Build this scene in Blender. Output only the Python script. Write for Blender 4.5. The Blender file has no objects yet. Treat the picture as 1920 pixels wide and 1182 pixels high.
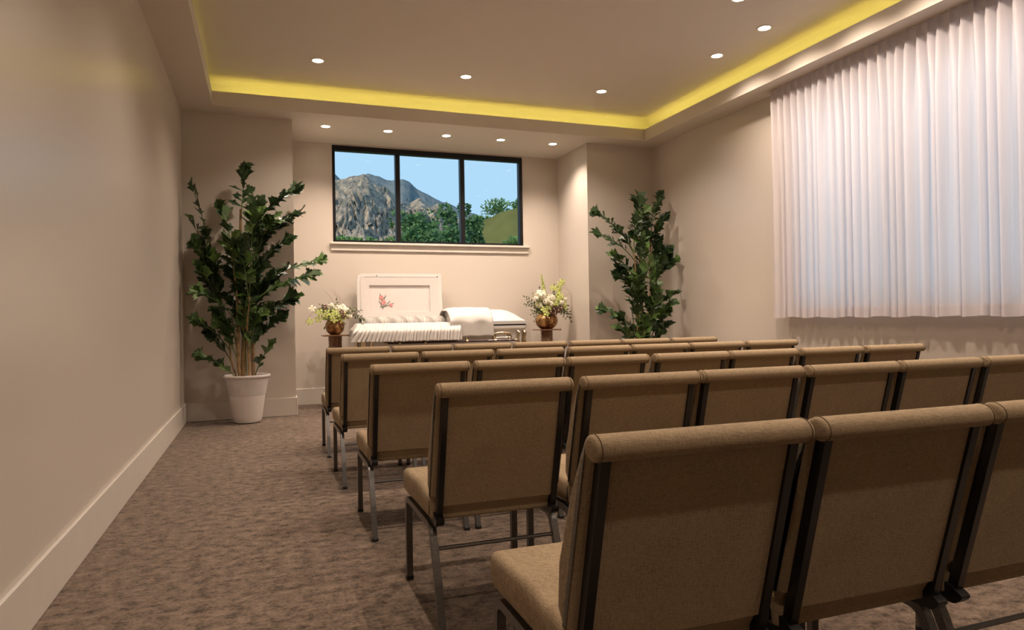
import bpy, bmesh, math, random
from mathutils import Vector, Matrix, noise
D = bpy.data
scene = bpy.context.scene
COL = scene.collection
PI = math.pi
rnd = random.Random(7)

# ------------------------------------------------------------------ camera, world, sun, exposure
CAMZ = 1.09
def make_camera(yaw, pitch, roll, lens):
    y, p, r = (math.radians(a) for a in (yaw, pitch, roll))
    fw = Vector((math.sin(y)*math.cos(p), math.cos(y)*math.cos(p), math.sin(p)))
    rt = Vector((math.cos(y), -math.sin(y), 0)); up = rt.cross(fw)
    rt2 = rt*math.cos(r) + up*math.sin(r); up2 = -rt*math.sin(r) + up*math.cos(r)
    m = Matrix((rt2, up2, -fw)).transposed().to_4x4(); m.translation = (0, 0, CAMZ)
    c = D.cameras.new('camera'); c.lens = lens; c.sensor_width = 36; c.clip_start = .05; c.clip_end = 20000
    o = D.objects.new('camera', c); o.matrix_world = m; COL.objects.link(o); scene.camera = o
make_camera(20.0053, .1708, -.93, 24.11)
SKY_COLOR, SKY_STRENGTH = (.42, .655, .87, 1), 1.0
SUN_STRENGTH, SUN_DIR = 3.7, (.80, .42, -.36)        # low sun from the left, behind the house
w = D.worlds.new('world'); scene.world = w; w.use_nodes = True
bg = w.node_tree.nodes['Background']; bg.inputs[0].default_value = SKY_COLOR; bg.inputs[1].default_value = SKY_STRENGTH
sd = D.lights.new('sun', 'SUN'); sd.energy = SUN_STRENGTH; sd.color = (1, .76, .52); sd.angle = .01
so = D.objects.new('sun', sd); COL.objects.link(so); so.location = (-20, -10, 30)
so.rotation_euler = Vector(SUN_DIR).to_track_quat('-Z', 'Y').to_euler()
vs = scene.view_settings
vs.view_transform = 'Standard'; vs.look = 'None'; vs.gamma = 1; vs.use_curve_mapping = False; vs.exposure = 0.2
WARM = (1, .805, .655)
P_TRAY, P_WASH, P_ALCOVE, P_COVE = 120, 66, 84, 1.7

# ------------------------------------------------------------------ room dimensions (metres)
XL, XR, YB, YA, ZS = -.804, 5.126, 8.26, 9.236, 3.406      # left/right wall, front of the piers, alcove wall, soffit
XAL, XAR = .352, 4.108                                      # alcove sides
TXL, TXR, TY, ZLIP, ZT = -.471, 4.812, 7.946, 3.558, 3.72   # tray edges, top of cove lip, tray ceiling
YR = -3.4                                                   # wall behind the camera
TYR = YR + .32
BBH, BBT = .21, .016
W1 = (.887, 3.55, 2.111, 3.385)                             # picture window x0 x1 z0 z1
W2 = (1.95, 5.55, 1.13, 3.15)                               # side window behind the curtain y0 y1 z0 z1

# ------------------------------------------------------------------ materials
def new_mat(name):
    m = D.materials.new(name); m.use_nodes = True
    return m, m.node_tree.nodes, m.node_tree.links, m.node_tree.nodes['Principled BSDF']
def rgb(c): return (c[0], c[1], c[2], 1)
def noise_node(n, l, scale, detail=3, coord='Object', rough=.5, mapping=None):
    t = n.new('ShaderNodeTexCoord'); x = n.new('ShaderNodeTexNoise')
    x.inputs['Scale'].default_value = scale; x.inputs['Detail'].default_value = detail; x.inputs['Roughness'].default_value = rough
    if mapping:
        mp = n.new('ShaderNodeMapping'); mp.inputs['Scale'].default_value = mapping
        l.new(t.outputs[coord], mp.inputs[0]); l.new(mp.outputs[0], x.inputs['Vector'])
    else: l.new(t.outputs[coord], x.inputs['Vector'])
    return x
def ramp(n, l, src, stops):
    r = n.new('ShaderNodeValToRGB'); e = r.color_ramp.elements
    while len(e) < len(stops): e.new(.5)
    for i, (p, c) in enumerate(stops): e[i].position = p; e[i].color = rgb(c)
    l.new(src, r.inputs[0]); return r
def bump(n, l, src, b, strength=.2, dist=.01):
    k = n.new('ShaderNodeBump'); k.inputs['Strength'].default_value = strength; k.inputs['Distance'].default_value = dist
    l.new(src, k.inputs['Height']); l.new(k.outputs[0], b.inputs['Normal'])
def plain(name, c, rough=.6, metal=0, var=.06, scale=8, bumpk=0, coat=0, spec=.5):
    m, n, l, b = new_mat(name)
    x = noise_node(n, l, scale)
    r = ramp(n, l, x.outputs['Fac'], [(.3, [a*(1-var) for a in c]), (.7, [min(1, a*(1+var)) for a in c])])
    l.new(r.outputs[0], b.inputs['Base Color'])
    b.inputs['Roughness'].default_value = rough; b.inputs['Metallic'].default_value = metal
    b.inputs['Coat Weight'].default_value = coat; b.inputs['Specular IOR Level'].default_value = spec
    if bumpk: bump(n, l, x.outputs['Fac'], b, bumpk, .004)
    return m
def emit(name, c, s):
    m, n, l, b = new_mat(name)
    e = n.new('ShaderNodeEmission'); e.inputs[0].default_value = rgb(c); e.inputs[1].default_value = s
    l.new(e.outputs[0], n['Material Output'].inputs[0]); return m
def wall_mat(name, c, rough, spec):
    m, n, l, b = new_mat(name)
    x = noise_node(n, l, 1.5, 2); y = noise_node(n, l, 160, 2)
    r = ramp(n, l, x.outputs['Fac'], [(.3, [a*.985 for a in c]), (.7, c)])
    l.new(r.outputs[0], b.inputs['Base Color']); b.inputs['Roughness'].default_value = rough
    b.inputs['Specular IOR Level'].default_value = spec
    bump(n, l, y.outputs['Fac'], b, .05, .002); return m
def fabric_mat(name, c):
    m, n, l, b = new_mat(name)
    x = noise_node(n, l, 75, 3, mapping=(1, 1, 7)); y = noise_node(n, l, 75, 3, mapping=(7, 1, 1)); z = noise_node(n, l, 7, 3)
    mx = n.new('ShaderNodeMath'); mx.operation = 'ADD'; l.new(x.outputs['Fac'], mx.inputs[0]); l.new(y.outputs['Fac'], mx.inputs[1])
    m2 = n.new('ShaderNodeMath'); m2.operation = 'MULTIPLY_ADD'; l.new(z.outputs['Fac'], m2.inputs[0]); m2.inputs[1].default_value = .35
    l.new(mx.outputs[0], m2.inputs[2])
    m3 = n.new('ShaderNodeMath'); m3.operation = 'MULTIPLY'; l.new(m2.outputs[0], m3.inputs[0]); m3.inputs[1].default_value = .425
    r = ramp(n, l, m3.outputs[0], [(.36, [a*.70 for a in c]), (.5, c), (.64, [a*1.25 for a in c])])
    l.new(r.outputs[0], b.inputs['Base Color']); b.inputs['Roughness'].default_value = .9
    b.inputs['Sheen Weight'].default_value = .05; b.inputs['Sheen Roughness'].default_value = .5; b.inputs['Specular IOR Level'].default_value = .15
    bump(n, l, mx.outputs[0], b, .35, .003); return m
def carpet_mat():
    m, n, l, b = new_mat('carpet')
    a = noise_node(n, l, 15, 5, rough=.7, mapping=(1, 1.3, 1)); f = noise_node(n, l, 70, 3, rough=.7); g = noise_node(n, l, 260, 2)
    s = n.new('ShaderNodeMath'); s.operation = 'MULTIPLY_ADD'; l.new(f.outputs['Fac'], s.inputs[0]); s.inputs[1].default_value = .55; l.new(a.outputs['Fac'], s.inputs[2])
    s2 = n.new('ShaderNodeMath'); s2.operation = 'MULTIPLY_ADD'; l.new(g.outputs['Fac'], s2.inputs[0]); s2.inputs[1].default_value = .35; l.new(s.outputs[0], s2.inputs[2])
    q = n.new('ShaderNodeMath'); q.operation = 'MULTIPLY'; l.new(s2.outputs[0], q.inputs[0]); q.inputs[1].default_value = .526
    r = ramp(n, l, q.outputs[0], [(.42, (.055, .038, .027)), (.465, (.125, .090, .065)), (.52, (.180, .131, .096)), (.60, (.26, .192, .142))])
    l.new(r.outputs[0], b.inputs['Base Color']); b.inputs['Roughness'].default_value = .97; b.inputs['Specular IOR Level'].default_value = .1
    b.inputs['Sheen Weight'].default_value = .15
    bump(n, l, s2.outputs[0], b, .7, .012); return m
def cloth_mat(name, c, trans):
    m, n, l, b = new_mat(name)
    b.inputs['Base Color'].default_value = rgb(c); b.inputs['Roughness'].default_value = .85; b.inputs['Specular IOR Level'].default_value = .2
    x = noise_node(n, l, 300, 2, mapping=(1, 1, .15)); bump(n, l, x.outputs['Fac'], b, .12, .002)
    t = n.new('ShaderNodeBsdfTranslucent'); t.inputs[0].default_value = rgb(c)
    mx = n.new('ShaderNodeMixShader'); mx.inputs[0].default_value = trans
    l.new(b.outputs[0], mx.inputs[1]); l.new(t.outputs[0], mx.inputs[2]); l.new(mx.outputs[0], n['Material Output'].inputs[0]); return m
def glass_mat():
    m, n, l, b = new_mat('window_glass')
    tr = n.new('ShaderNodeBsdfTransparent'); tr.inputs[0].default_value = (.96, .98, .98, 1)
    gl = n.new('ShaderNodeBsdfGlossy'); gl.inputs['Roughness'].default_value = .02
    fr = n.new('ShaderNodeFresnel'); fr.inputs[0].default_value = 1.45
    mx = n.new('ShaderNodeMixShader'); k_ = n.new('ShaderNodeMath'); k_.operation = 'MULTIPLY'; k_.inputs[1].default_value = .08; l.new(fr.outputs[0], k_.inputs[0]); l.new(k_.outputs[0], mx.inputs[0]); l.new(tr.outputs[0], mx.inputs[1]); l.new(gl.outputs[0], mx.inputs[2])
    l.new(mx.outputs[0], n['Material Output'].inputs[0]); return m
def leaf_mat(name, dark, light, rough=.42):
    m, n, l, b = new_mat(name)
    o = n.new('ShaderNodeObjectInfo'); x = noise_node(n, l, 5, 3)
    a = n.new('ShaderNodeMath'); a.operation = 'MULTIPLY_ADD'; l.new(x.outputs['Fac'], a.inputs[0]); a.inputs[1].default_value = .45; 
    pw = n.new('ShaderNodeMath'); pw.operation = 'POWER'; l.new(o.outputs['Random'], pw.inputs[0]); pw.inputs[1].default_value = 2.2
    l.new(pw.outputs[0], a.inputs[2])
    r = ramp(n, l, a.outputs[0], [(.15, dark), (1.0, light)])
    l.new(r.outputs[0], b.inputs['Base Color']); b.inputs['Roughness'].default_value = rough
    t = n.new('ShaderNodeBsdfTranslucent'); l.new(r.outputs[0], t.inputs[0])
    mx = n.new('ShaderNodeMixShader'); mx.inputs[0].default_value = .15
    l.new(b.outputs[0], mx.inputs[1]); l.new(t.outputs[0], mx.inputs[2]); l.new(mx.outputs[0], n['Material Output'].inputs[0]); return m
def wood_mat(name, c1, c2):
    m, n, l, b = new_mat(name)
    x = noise_node(n, l, 9, 4, mapping=(6, 6, .6)); r = ramp(n, l, x.outputs['Fac'], [(.35, c1), (.65, c2)])
    l.new(r.outputs[0], b.inputs['Base Color']); b.inputs['Roughness'].default_value = .35; b.inputs['Coat Weight'].default_value = .3; return m
def vase_mat():
    m, n, l, b = new_mat('mercury_glass')
    t = n.new('ShaderNodeTexCoord'); v = n.new('ShaderNodeTexVoronoi'); v.inputs['Scale'].default_value = 48; l.new(t.outputs['Object'], v.inputs['Vector'])
    x = noise_node(n, l, 14, 4)
    r = ramp(n, l, x.outputs['Fac'], [(.38, (.085, .036, .012)), (.52, (.26, .13, .045)), (.66, (.62, .40, .17))])
    l.new(r.outputs[0], b.inputs['Base Color']); b.inputs['Metallic'].default_value = .75; b.inputs['Roughness'].default_value = .22
    bump(n, l, v.outputs['Distance'], b, .5, .01); return m
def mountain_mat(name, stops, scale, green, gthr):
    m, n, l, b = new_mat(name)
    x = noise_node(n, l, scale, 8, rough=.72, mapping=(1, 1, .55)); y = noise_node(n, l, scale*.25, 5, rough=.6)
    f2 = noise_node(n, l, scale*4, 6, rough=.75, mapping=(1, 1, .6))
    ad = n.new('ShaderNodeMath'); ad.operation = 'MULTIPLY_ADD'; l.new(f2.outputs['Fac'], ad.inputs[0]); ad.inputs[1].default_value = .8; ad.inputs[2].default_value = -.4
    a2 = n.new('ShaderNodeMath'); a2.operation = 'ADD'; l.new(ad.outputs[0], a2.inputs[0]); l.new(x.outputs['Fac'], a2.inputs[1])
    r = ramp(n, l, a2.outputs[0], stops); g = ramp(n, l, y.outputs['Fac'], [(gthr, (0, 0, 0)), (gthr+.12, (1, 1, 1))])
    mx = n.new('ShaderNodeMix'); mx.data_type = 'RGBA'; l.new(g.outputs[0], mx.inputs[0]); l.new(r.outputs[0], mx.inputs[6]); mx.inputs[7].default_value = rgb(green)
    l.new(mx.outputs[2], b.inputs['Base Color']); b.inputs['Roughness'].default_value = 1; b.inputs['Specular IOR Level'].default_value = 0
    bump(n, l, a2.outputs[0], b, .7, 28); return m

M = {}
M['wall'] = wall_mat('wall_paint', (.61, .55, .485), .30, .5)
M['ceil'] = wall_mat('ceiling_paint', (.66, .60, .53), .7, .25)
M['trim'] = plain('trim_paint', (.63, .58, .52), .38, var=.02)
M['carpet'] = carpet_mat()
M['black'] = plain('window_frame_black', (.006, .006, .007), .45, var=.1, spec=.3)
M['glass'] = glass_mat()
M['fabric'] = fabric_mat('tan_weave', (.30, .222, .136))
M['seam'] = plain('seam_thread', (.10, .066, .035), .9)
M['post'] = plain('black_post', (.008, .007, .007), .32, var=.1)
M['metal'] = plain('silver_vein_metal', (.17, .165, .16), .36, .85, var=.2, scale=150, bumpk=.1)
M['rubber'] = plain('black_rubber', (.012, .012, .012), .6)
M['curtain'] = cloth_mat('curtain_cloth', (.85, .81, .83), .48)
M['lamp'] = emit('downlight_lens', (1, .88, .70), 22)
M['ring'] = plain('downlight_ring', (.72, .67, .60), .4)
M['led'] = emit('yellow_led', (1, .86, .16), P_COVE*10)
M['led_dim'] = emit('yellow_led_dimmed', (1, .86, .16), P_COVE*2.5)
M['strip'] = plain('led_backing', (.7, .7, .66), .5)
M['pot'] = plain('white_ceramic', (.72, .67, .64), .45, var=.03, scale=3)
M['potband'] = plain('white_ribbed_ceramic', (.60, .56, .54), .7, var=.05, scale=12)
M['soil'] = plain('moss_soil', (.07, .05, .025), .95, var=.5, scale=40, bumpk=.8)
M['cane'] = plain('palm_cane', (.30, .19, .085), .6, var=.5, scale=14)
M['stalk'] = plain('green_stalk', (.10, .15, .045), .5, var=.3)
M['leaf'] = leaf_mat('palm_leaf', (.018, .042, .016), (.135, .245, .06), .36)
M['wood'] = wood_mat('walnut', (.10, .04, .014), (.23, .105, .042))
M['vase'] = vase_mat()
M['petalw'] = plain('cream_petals', (.86, .82, .66), .6, var=.05, scale=30)
M['petalg'] = plain('green_petals', (.44, .50, .12), .55, var=.2, scale=40)
M['petald'] = plain('burgundy_petals', (.10, .035, .022), .6, var=.4, scale=40)
M['sprig'] = leaf_mat('sprig_leaf', (.045, .06, .02), (.22, .25, .08), .5)
M['twig'] = plain('curly_twig', (.16, .10, .045), .7)
M['casket'] = plain('ivory_enamel', (.68, .65, .62), .22, var=.01, coat=.4)
M['satin'] = plain('ivory_satin', (.57, .54, .51), .5, var=.03, scale=30)
M['lining'] = plain('pink_white_crepe', (.66, .61, .585), .7, var=.02, scale=40)
M['gold'] = plain('antique_gold', (.64, .53, .37), .24, 1, var=.25, scale=30)
M['rail'] = plain('dark_rail', (.035, .014, .012), .25, coat=.5)
M['gap'] = plain('lid_gap_black', (.01, .01, .012), .5)  # near-black that paints the dark gap under the foot lid
M['pink'] = plain('pink_thread', (.66, .30, .28), .7, var=.2, scale=60)
M['green'] = plain('green_thread', (.09, .085, .05), .7, var=.2)
M['ground'] = plain('dry_grass', (.10, .14, .05), 1, var=.4, scale=.2)
M['hill'] = plain('olive_slope', (.115, .125, .05), 1, var=.15, scale=.35, spec=0)
M['tree'] = leaf_mat('tree_leaf', (.055, .14, .055), (.16, .30, .10), .7)
M['bark'] = plain('bark', (.09, .065, .04), .9, var=.4)
M['mtn'] = mountain_mat('haze_grey_rock', [(.33, (.13, .145, .15)), (.44, (.25, .235, .215)), (.53, (.40, .345, .285)), (.64, (.58, .50, .42))], .02, (.13, .165, .13), .55)  # rock stops cooled and greyed, distance haze put into the colour
M['ridge'] = mountain_mat('haze_blue_rock', [(.3, (.12, .16, .19)), (.7, (.20, .235, .25))], .004, (.12, .17, .17), .6)  # bluish stops paint aerial haze into the far ridge colour

# ------------------------------------------------------------------ mesh helpers
def finish(bm, name, mat, parent=None, ang=35, bevel=0, bseg=2):
    if bevel:
        es = [e for e in bm.edges if len(e.link_faces) == 2 and e.calc_face_angle(0) > math.radians(30)]
        bmesh.ops.bevel(bm, geom=es, offset=bevel, segments=bseg, affect='EDGES', clamp_overlap=True, profile=.5)
    if ang:
        a = math.radians(ang)
        for f in bm.faces: f.smooth = True
        for e in bm.edges:
            if len(e.link_faces) == 2 and e.calc_face_angle(0) > a: e.smooth = False
    me = D.meshes.new(name); bm.to_mesh(me); bm.free()
    if mat: me.materials.append(M[mat] if isinstance(mat, str) else mat)
    return link(name, me, parent)
def link(name, me, parent=None, mtx=None):
    o = D.objects.new(name, me); COL.objects.link(o)
    if parent: o.parent = parent
    if mtx is not None: o.matrix_local = mtx
    return o
class MB:
    def __init__(s): s.v = []; s.f = []
    def add(s, v, f):
        k = len(s.v); s.v += [tuple(a) for a in v]; s.f += [tuple(i+k for i in q) for q in f]; return s
    def box(s, x0, x1, y0, y1, z0, z1):
        return s.add([(x0,y0,z0),(x1,y0,z0),(x1,y1,z0),(x0,y1,z0),(x0,y0,z1),(x1,y0,z1),(x1,y1,z1),(x0,y1,z1)],
                     [(0,3,2,1),(4,5,6,7),(0,1,5,4),(1,2,6,5),(2,3,7,6),(3,0,4,7)])
    def tube(s, pts, r, n=8, caps=True):
        pts = [Vector(p) for p in pts]; rs = r if isinstance(r, (list, tuple)) else [r]*len(pts)
        V = []; up = None
        for i, p in enumerate(pts):
            t = (pts[min(i+1, len(pts)-1)] - pts[max(i-1, 0)]).normalized()
            if up is None: up = Vector((0,0,1)) if abs(t.z) < .9 else Vector((1,0,0))
            a = t.cross(up).normalized(); b = a.cross(t).normalized(); up = b
            for k in range(n):
                c = 2*PI*k/n; V.append(p + (a*math.cos(c) + b*math.sin(c))*rs[i])
        F = [(i*n+k, i*n+(k+1) % n, (i+1)*n+(k+1) % n, (i+1)*n+k) for i in range(len(pts)-1) for k in range(n)]
        if caps: F += [tuple(range(n))[::-1], tuple((len(pts)-1)*n+k for k in range(n))]
        return s.add(V, F)
    def sweep_yz(s, pts, x, hw, ht):          # rectangular tube along a path in the (y, z) plane at a given x
        V = []
        for i, p in enumerate(pts):
            a, c = pts[max(i-1, 0)], pts[min(i+1, len(pts)-1)]
            ty, tz = c[0]-a[0], c[1]-a[1]; L = math.hypot(ty, tz); ny, nz = -tz/L, ty/L
            for sx, sn in ((-1,-1),(1,-1),(1,1),(-1,1)): V.append((x+sx*hw, p[0]+sn*ht*ny, p[1]+sn*ht*nz))
        F = [(i*4+k, i*4+(k+1) % 4, i*4+4+(k+1) % 4, i*4+4+k) for i in range(len(pts)-1) for k in range(4)]
        e = (len(pts)-1)*4; F += [(3,2,1,0), (e, e+1, e+2, e+3)]
        return s.add(V, F)
    def lathe(s, prof, n=32, c=(0,0), ribs=0, amp=0):
        V = []
        for r, z in prof:
            for k in range(n):
                a = 2*PI*k/n; q = r*(1+amp*math.cos(ribs*a)) if ribs else r
                V.append((c[0]+q*math.cos(a), c[1]+q*math.sin(a), z))
        F = [(i*n+k, i*n+(k+1) % n, (i+1)*n+(k+1) % n, (i+1)*n+k) for i in range(len(prof)-1) for k in range(n)]
        F += [tuple(range(n))[::-1], tuple((len(prof)-1)*n+k for k in range(n))]
        return s.add(V, F)
    def grid(s, fn, nu, nv):
        V = [fn(i/nu, j/nv) for i in range(nu+1) for j in range(nv+1)]
        F = [(i*(nv+1)+j, (i+1)*(nv+1)+j, (i+1)*(nv+1)+j+1, i*(nv+1)+j+1) for i in range(nu) for j in range(nv)]
        return s.add(V, F)
    def prism(s, poly, fn):                   # polygon (a, b) mapped by fn(a, b, 0/1) to two ends
        n = len(poly); V = [fn(a, b, 0) for a, b in poly] + [fn(a, b, 1) for a, b in poly]
        F = [tuple(range(n))[::-1], tuple(range(n, 2*n))] + [(i, (i+1) % n, n+(i+1) % n, n+i) for i in range(n)]
        return s.add(V, F)
    def cushion(s, prof, x0, x1, r, k=4):     # closed profile in (y, z) swept along x with rounded ends
        n = len(prof); nor = []
        area = sum(prof[i][0]*prof[(i+1) % n][1]-prof[(i+1) % n][0]*prof[i][1] for i in range(n))
        sg = 1 if area > 0 else -1
        for i in range(n):
            a, c = prof[i-1], prof[(i+1) % n]; ty, tz = c[0]-a[0], c[1]-a[1]; L = math.hypot(ty, tz) or 1
            nor.append((sg*tz/L, -sg*ty/L))
        secs = [(x0 + r*(1-math.sin(PI/2*j/k)), r*(1-math.cos(PI/2*(1-j/k)))) for j in range(k+1)][::1]
        secs = [(x0 + r*(1-math.cos(PI/2*j/k)), r*(1-math.sin(PI/2*j/k))) for j in range(k+1)]
        secs += [(x1 - (x-x0), q) for x, q in reversed(secs)]
        V = [(x, p[0]-q*m[0], p[1]-q*m[1]) for x, q in secs for p, m in zip(prof, nor)]
        F = [(i*n+j, i*n+(j+1) % n, (i+1)*n+(j+1) % n, (i+1)*n+j) for i in range(len(secs)-1) for j in range(n)]
        F += [tuple(range(n))[::-1], tuple((len(secs)-1)*n+j for j in range(n))]
        return s.add(V, F)
    def build(s, name, mat, parent=None, ang=35, bevel=0, bseg=2):
        bm = bmesh.new(); vs_ = [bm.verts.new(p) for p in s.v]
        for f in s.f:
            try: bm.faces.new([vs_[i] for i in f])
            except ValueError: pass
        bmesh.ops.recalc_face_normals(bm, faces=bm.faces)
        return finish(bm, name, mat, parent, ang, bevel, bseg)
def rounded(pts, seg=5):                      # [(a, b, r)] -> rounded closed polygon
    out = []; n = len(pts)
    for i in range(n):
        p = Vector(pts[i][:2]); r = pts[i][2] if len(pts[i]) > 2 else 0
        a = Vector(pts[i-1][:2])-p; c = Vector(pts[(i+1) % n][:2])-p
        if r <= 0: out.append(tuple(p)); continue
        la, lc = a.length, c.length; a.normalize(); c.normalize()
        th = a.angle(c); d = min(r/math.tan(th/2), la*.48, lc*.48); 
        A = p+a*d; C = p+c*d
        for k in range(seg+1):
            t = k/seg; q = A*(1-t)**2 + p*2*t*(1-t) + C*t*t; out.append(tuple(q))
    return out
def fillet(pts, seg=6):                       # open polyline with radii
    out = []
    for i, q in enumerate(pts):
        p = Vector(q[:2]); r = q[2] if len(q) > 2 else 0
        if i in (0, len(pts)-1) or r <= 0: out.append(tuple(p)); continue
        a = Vector(pts[i-1][:2])-p; c = Vector(pts[i+1][:2])-p; la, lc = a.length, c.length; a.normalize(); c.normalize()
        th = a.angle(c); d = min(r/math.tan(th/2), la*.49, lc*.49)
        for k in range(seg+1):
            t = k/seg; out.append(tuple((p+a*d)*(1-t)**2 + p*2*t*(1-t) + (p+c*d)*t*t))
    return out
def tag(o, label=None, cat=None, group=None, kind=None):
    if label: o['label'] = label
    if cat: o['category'] = cat
    if group: o['group'] = group
    if kind: o['kind'] = kind
    return o
def thing(name, loc, label, cat, group=None, rz=0):
    o = D.objects.new(name, None); COL.objects.link(o); o.location = loc; o.rotation_euler.z = rz; o.empty_display_size = .1
    return tag(o, label, cat, group)
def struct(o, label=None): return tag(o, label, None, None, 'structure')
def copy_tree(o, parent=None):
    c = o.copy(); COL.objects.link(c); c.parent = parent
    for ch in list(o.children): copy_tree(ch, c)
    return c

# ------------------------------------------------------------------ room shell
T = .14
struct(MB().box(XL-T, XR+T, YR-T, YA+T, -.12, 0).build('floor', 'carpet', ang=None), 'brown mottled carpet')
struct(MB().box(XL-T, XL, YR, YA+T, 0, ZT+.1).build('wall_left', 'wall', ang=None), 'long plain beige wall on the left')
struct(MB().box(XL-T, XR+T, YR-T, YR, 0, ZT+.1).build('wall_rear', 'wall', ang=None))
struct(MB().box(XL, XAL, YB, YA+T, 0, ZS).build('wall_pier_left', 'wall', ang=None), 'beige pier left of the alcove')
struct(MB().box(XAR, XR, YB, YA+T, 0, ZS).build('wall_pier_right', 'wall', ang=None), 'beige pier right of the alcove')
x0, x1, z0, z1 = W1
struct(MB().box(XAL, XAR, YA, YA+T, 0, z0).box(XAL, XAR, YA, YA+T, z1, ZS).box(XAL, x0, YA, YA+T, z0, z1).box(x1, XAR, YA, YA+T, z0, z1)
       .build('wall_back', 'wall', ang=None), 'cream alcove wall around the picture window')
y0, y1, z0, z1 = W2
struct(MB().box(XR, XR+T, YR, YA+T, 0, z0).box(XR, XR+T, YR, YA+T, z1, ZT+.1).box(XR, XR+T, YR, y0, z0, z1).box(XR, XR+T, y1, YA+T, z0, z1)
       .build('wall_right', 'wall', ang=None), 'beige wall behind the white curtain')
struct(MB().box(XL, XR, YR, YB, ZT, ZT+.1).build('ceiling', 'ceil', ang=None), 'raised tray ceiling')
struct(MB().box(XL, XR, YB, YA+T, ZS, ZT+.1).build('ceiling_alcove', 'ceil', ang=None), 'lower ceiling of the alcove')
prof = [(0, ZS), (0, ZLIP), (.02, ZLIP), (.02, ZS+.06), (.19, ZS+.06), (.19, ZT-.10)] + [(.19-.10*(1-math.cos(a)), ZT-.10+.0995*math.sin(a)) for a in [PI/2*k/7 for k in range(1, 8)]] + [(None, ZT-.0005)][0:0] + [(.19, ZT), (None, ZT), (None, ZS)]
sides = {'left': TXL-XL, 'right': XR-TXR, 'back': YB-TY, 'rear': TYR-YR}
def cpt(d, z, sx, sy):
    dx = sides[sx] if d is None else d; dy = sides[sy] if d is None else d
    return ((TXL-dx) if sx == 'left' else (TXR+dx), (TY+dy) if sy == 'back' else (TYR-dy), z)
for nm, a, b in (('left', ('left', 'rear'), ('left', 'back')), ('back', ('left', 'back'), ('right', 'back')),
                 ('right', ('right', 'back'), ('right', 'rear')), ('rear', ('right', 'rear'), ('left', 'rear'))):
    struct(MB().prism(prof, lambda d, z, e: cpt(d, z, *(a if e == 0 else b))).build('soffit_'+nm, 'ceil', ang=30))
def base(name, x0, x1, y0, y1):
    struct(MB().box(x0, x1, y0, y1, 0, BBH).build(name, 'trim', ang=None, bevel=.004, bseg=1))
base('baseboard_left', XL, XL+BBT, YR, YB-BBT)
base('baseboard_pier_left', XL, XAL, YB-BBT, YB)
base('baseboard_alcove_left', XAL, XAL+BBT, YB-BBT, YA-BBT)
base('baseboard_back', XAL, XAR, YA-BBT, YA)
base('baseboard_alcove_right', XAR-BBT, XAR, YB-BBT, YA-BBT)
base('baseboard_pier_right', XAR, XR, YB-BBT, YB)
base('baseboard_right', XR-BBT, XR, YR, YB-BBT)

# ------------------------------------------------------------------ picture window
x0, x1, z0, z1 = W1
w1 = thing('window_1', ((x0+x1)/2, YA, z0), 'black framed three-pane picture window', None); del_cat = w1.pop('category', None); struct(w1)
cx = (x0+x1)/2
def wb(n, m, a, b, c, d, y0=-.012, y1=.075, bev=.003): return MB().box(a-cx, b-cx, y0, y1, c-z0, d-z0).build(n, m, w1, None, bev, 1)
FT, FB, FL, FR = .068, .03, .036, .05
wb('head_rail', 'black', x0, x1, z1-FT, z1); wb('sill_rail', 'black', x0, x1, z0, z0+FB)
wb('jamb', 'black', x0, x0+FL, z0+FB, z1-FT); wb('jamb', 'black', x1-FR, x1, z0+FB, z1-FT)
MX = (1.747, 2.654)
for mx in MX: wb('mullion', 'black', mx-.031, mx+.031, z0+FB, z1-FT)
xs = [x0+FL, MX[0]-.031, MX[0]+.031, MX[1]-.031, MX[1]+.031, x1-FR]
for k in range(3): wb('pane', 'glass', xs[2*k], xs[2*k+1], z0+FB, z1-FT, .042, .048, 0)
st = thing('trim_1', (cx, YA, z0), 'cream window stool and apron', None); st.pop('category', None); struct(st)
MB().box(.843-cx, 3.64-cx, -.055, .0, -.030, 0).build('stool', 'trim', st, None, .004, 2)
MB().box(.853-cx, 3.63-cx, -.022, 0, -.112, -.030).build('apron', 'trim', st, None, .003, 1)
# side window behind the curtain
y0, y1, z0, z1 = W2
w2 = thing('window_2', (XR, (y0+y1)/2, z0), 'side window hidden behind the curtain', None); w2.pop('category', None); struct(w2)
cy = (y0+y1)/2
def wc(n, m, a, b, c, d, x0=.03, x1=.11): return MB().box(x0, x1, a-cy, b-cy, c-z0, d-z0).build(n, m, w2, None)
wc('head_rail', 'black', y0, y1, z1-.05, z1); wc('sill_rail', 'black', y0, y1, z0, z0+.05)
ys = [y0+(y1-y0)*k/3 for k in range(4)]
for k, q in enumerate(ys):
    a = q if k == 0 else q-.03 if k < 3 else q-.05; b = q+.05 if k == 0 else q+.03 if k < 3 else q
    wc('mullion' if k in (1, 2) else 'jamb', 'black', a, b, z0+.05, z1-.05)
for k in range(3): wc('pane', 'glass', ys[k]+(.05 if k == 0 else .03), ys[k+1]-(.05 if k == 2 else .03), z0+.05, z1-.05, .067, .073)

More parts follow.
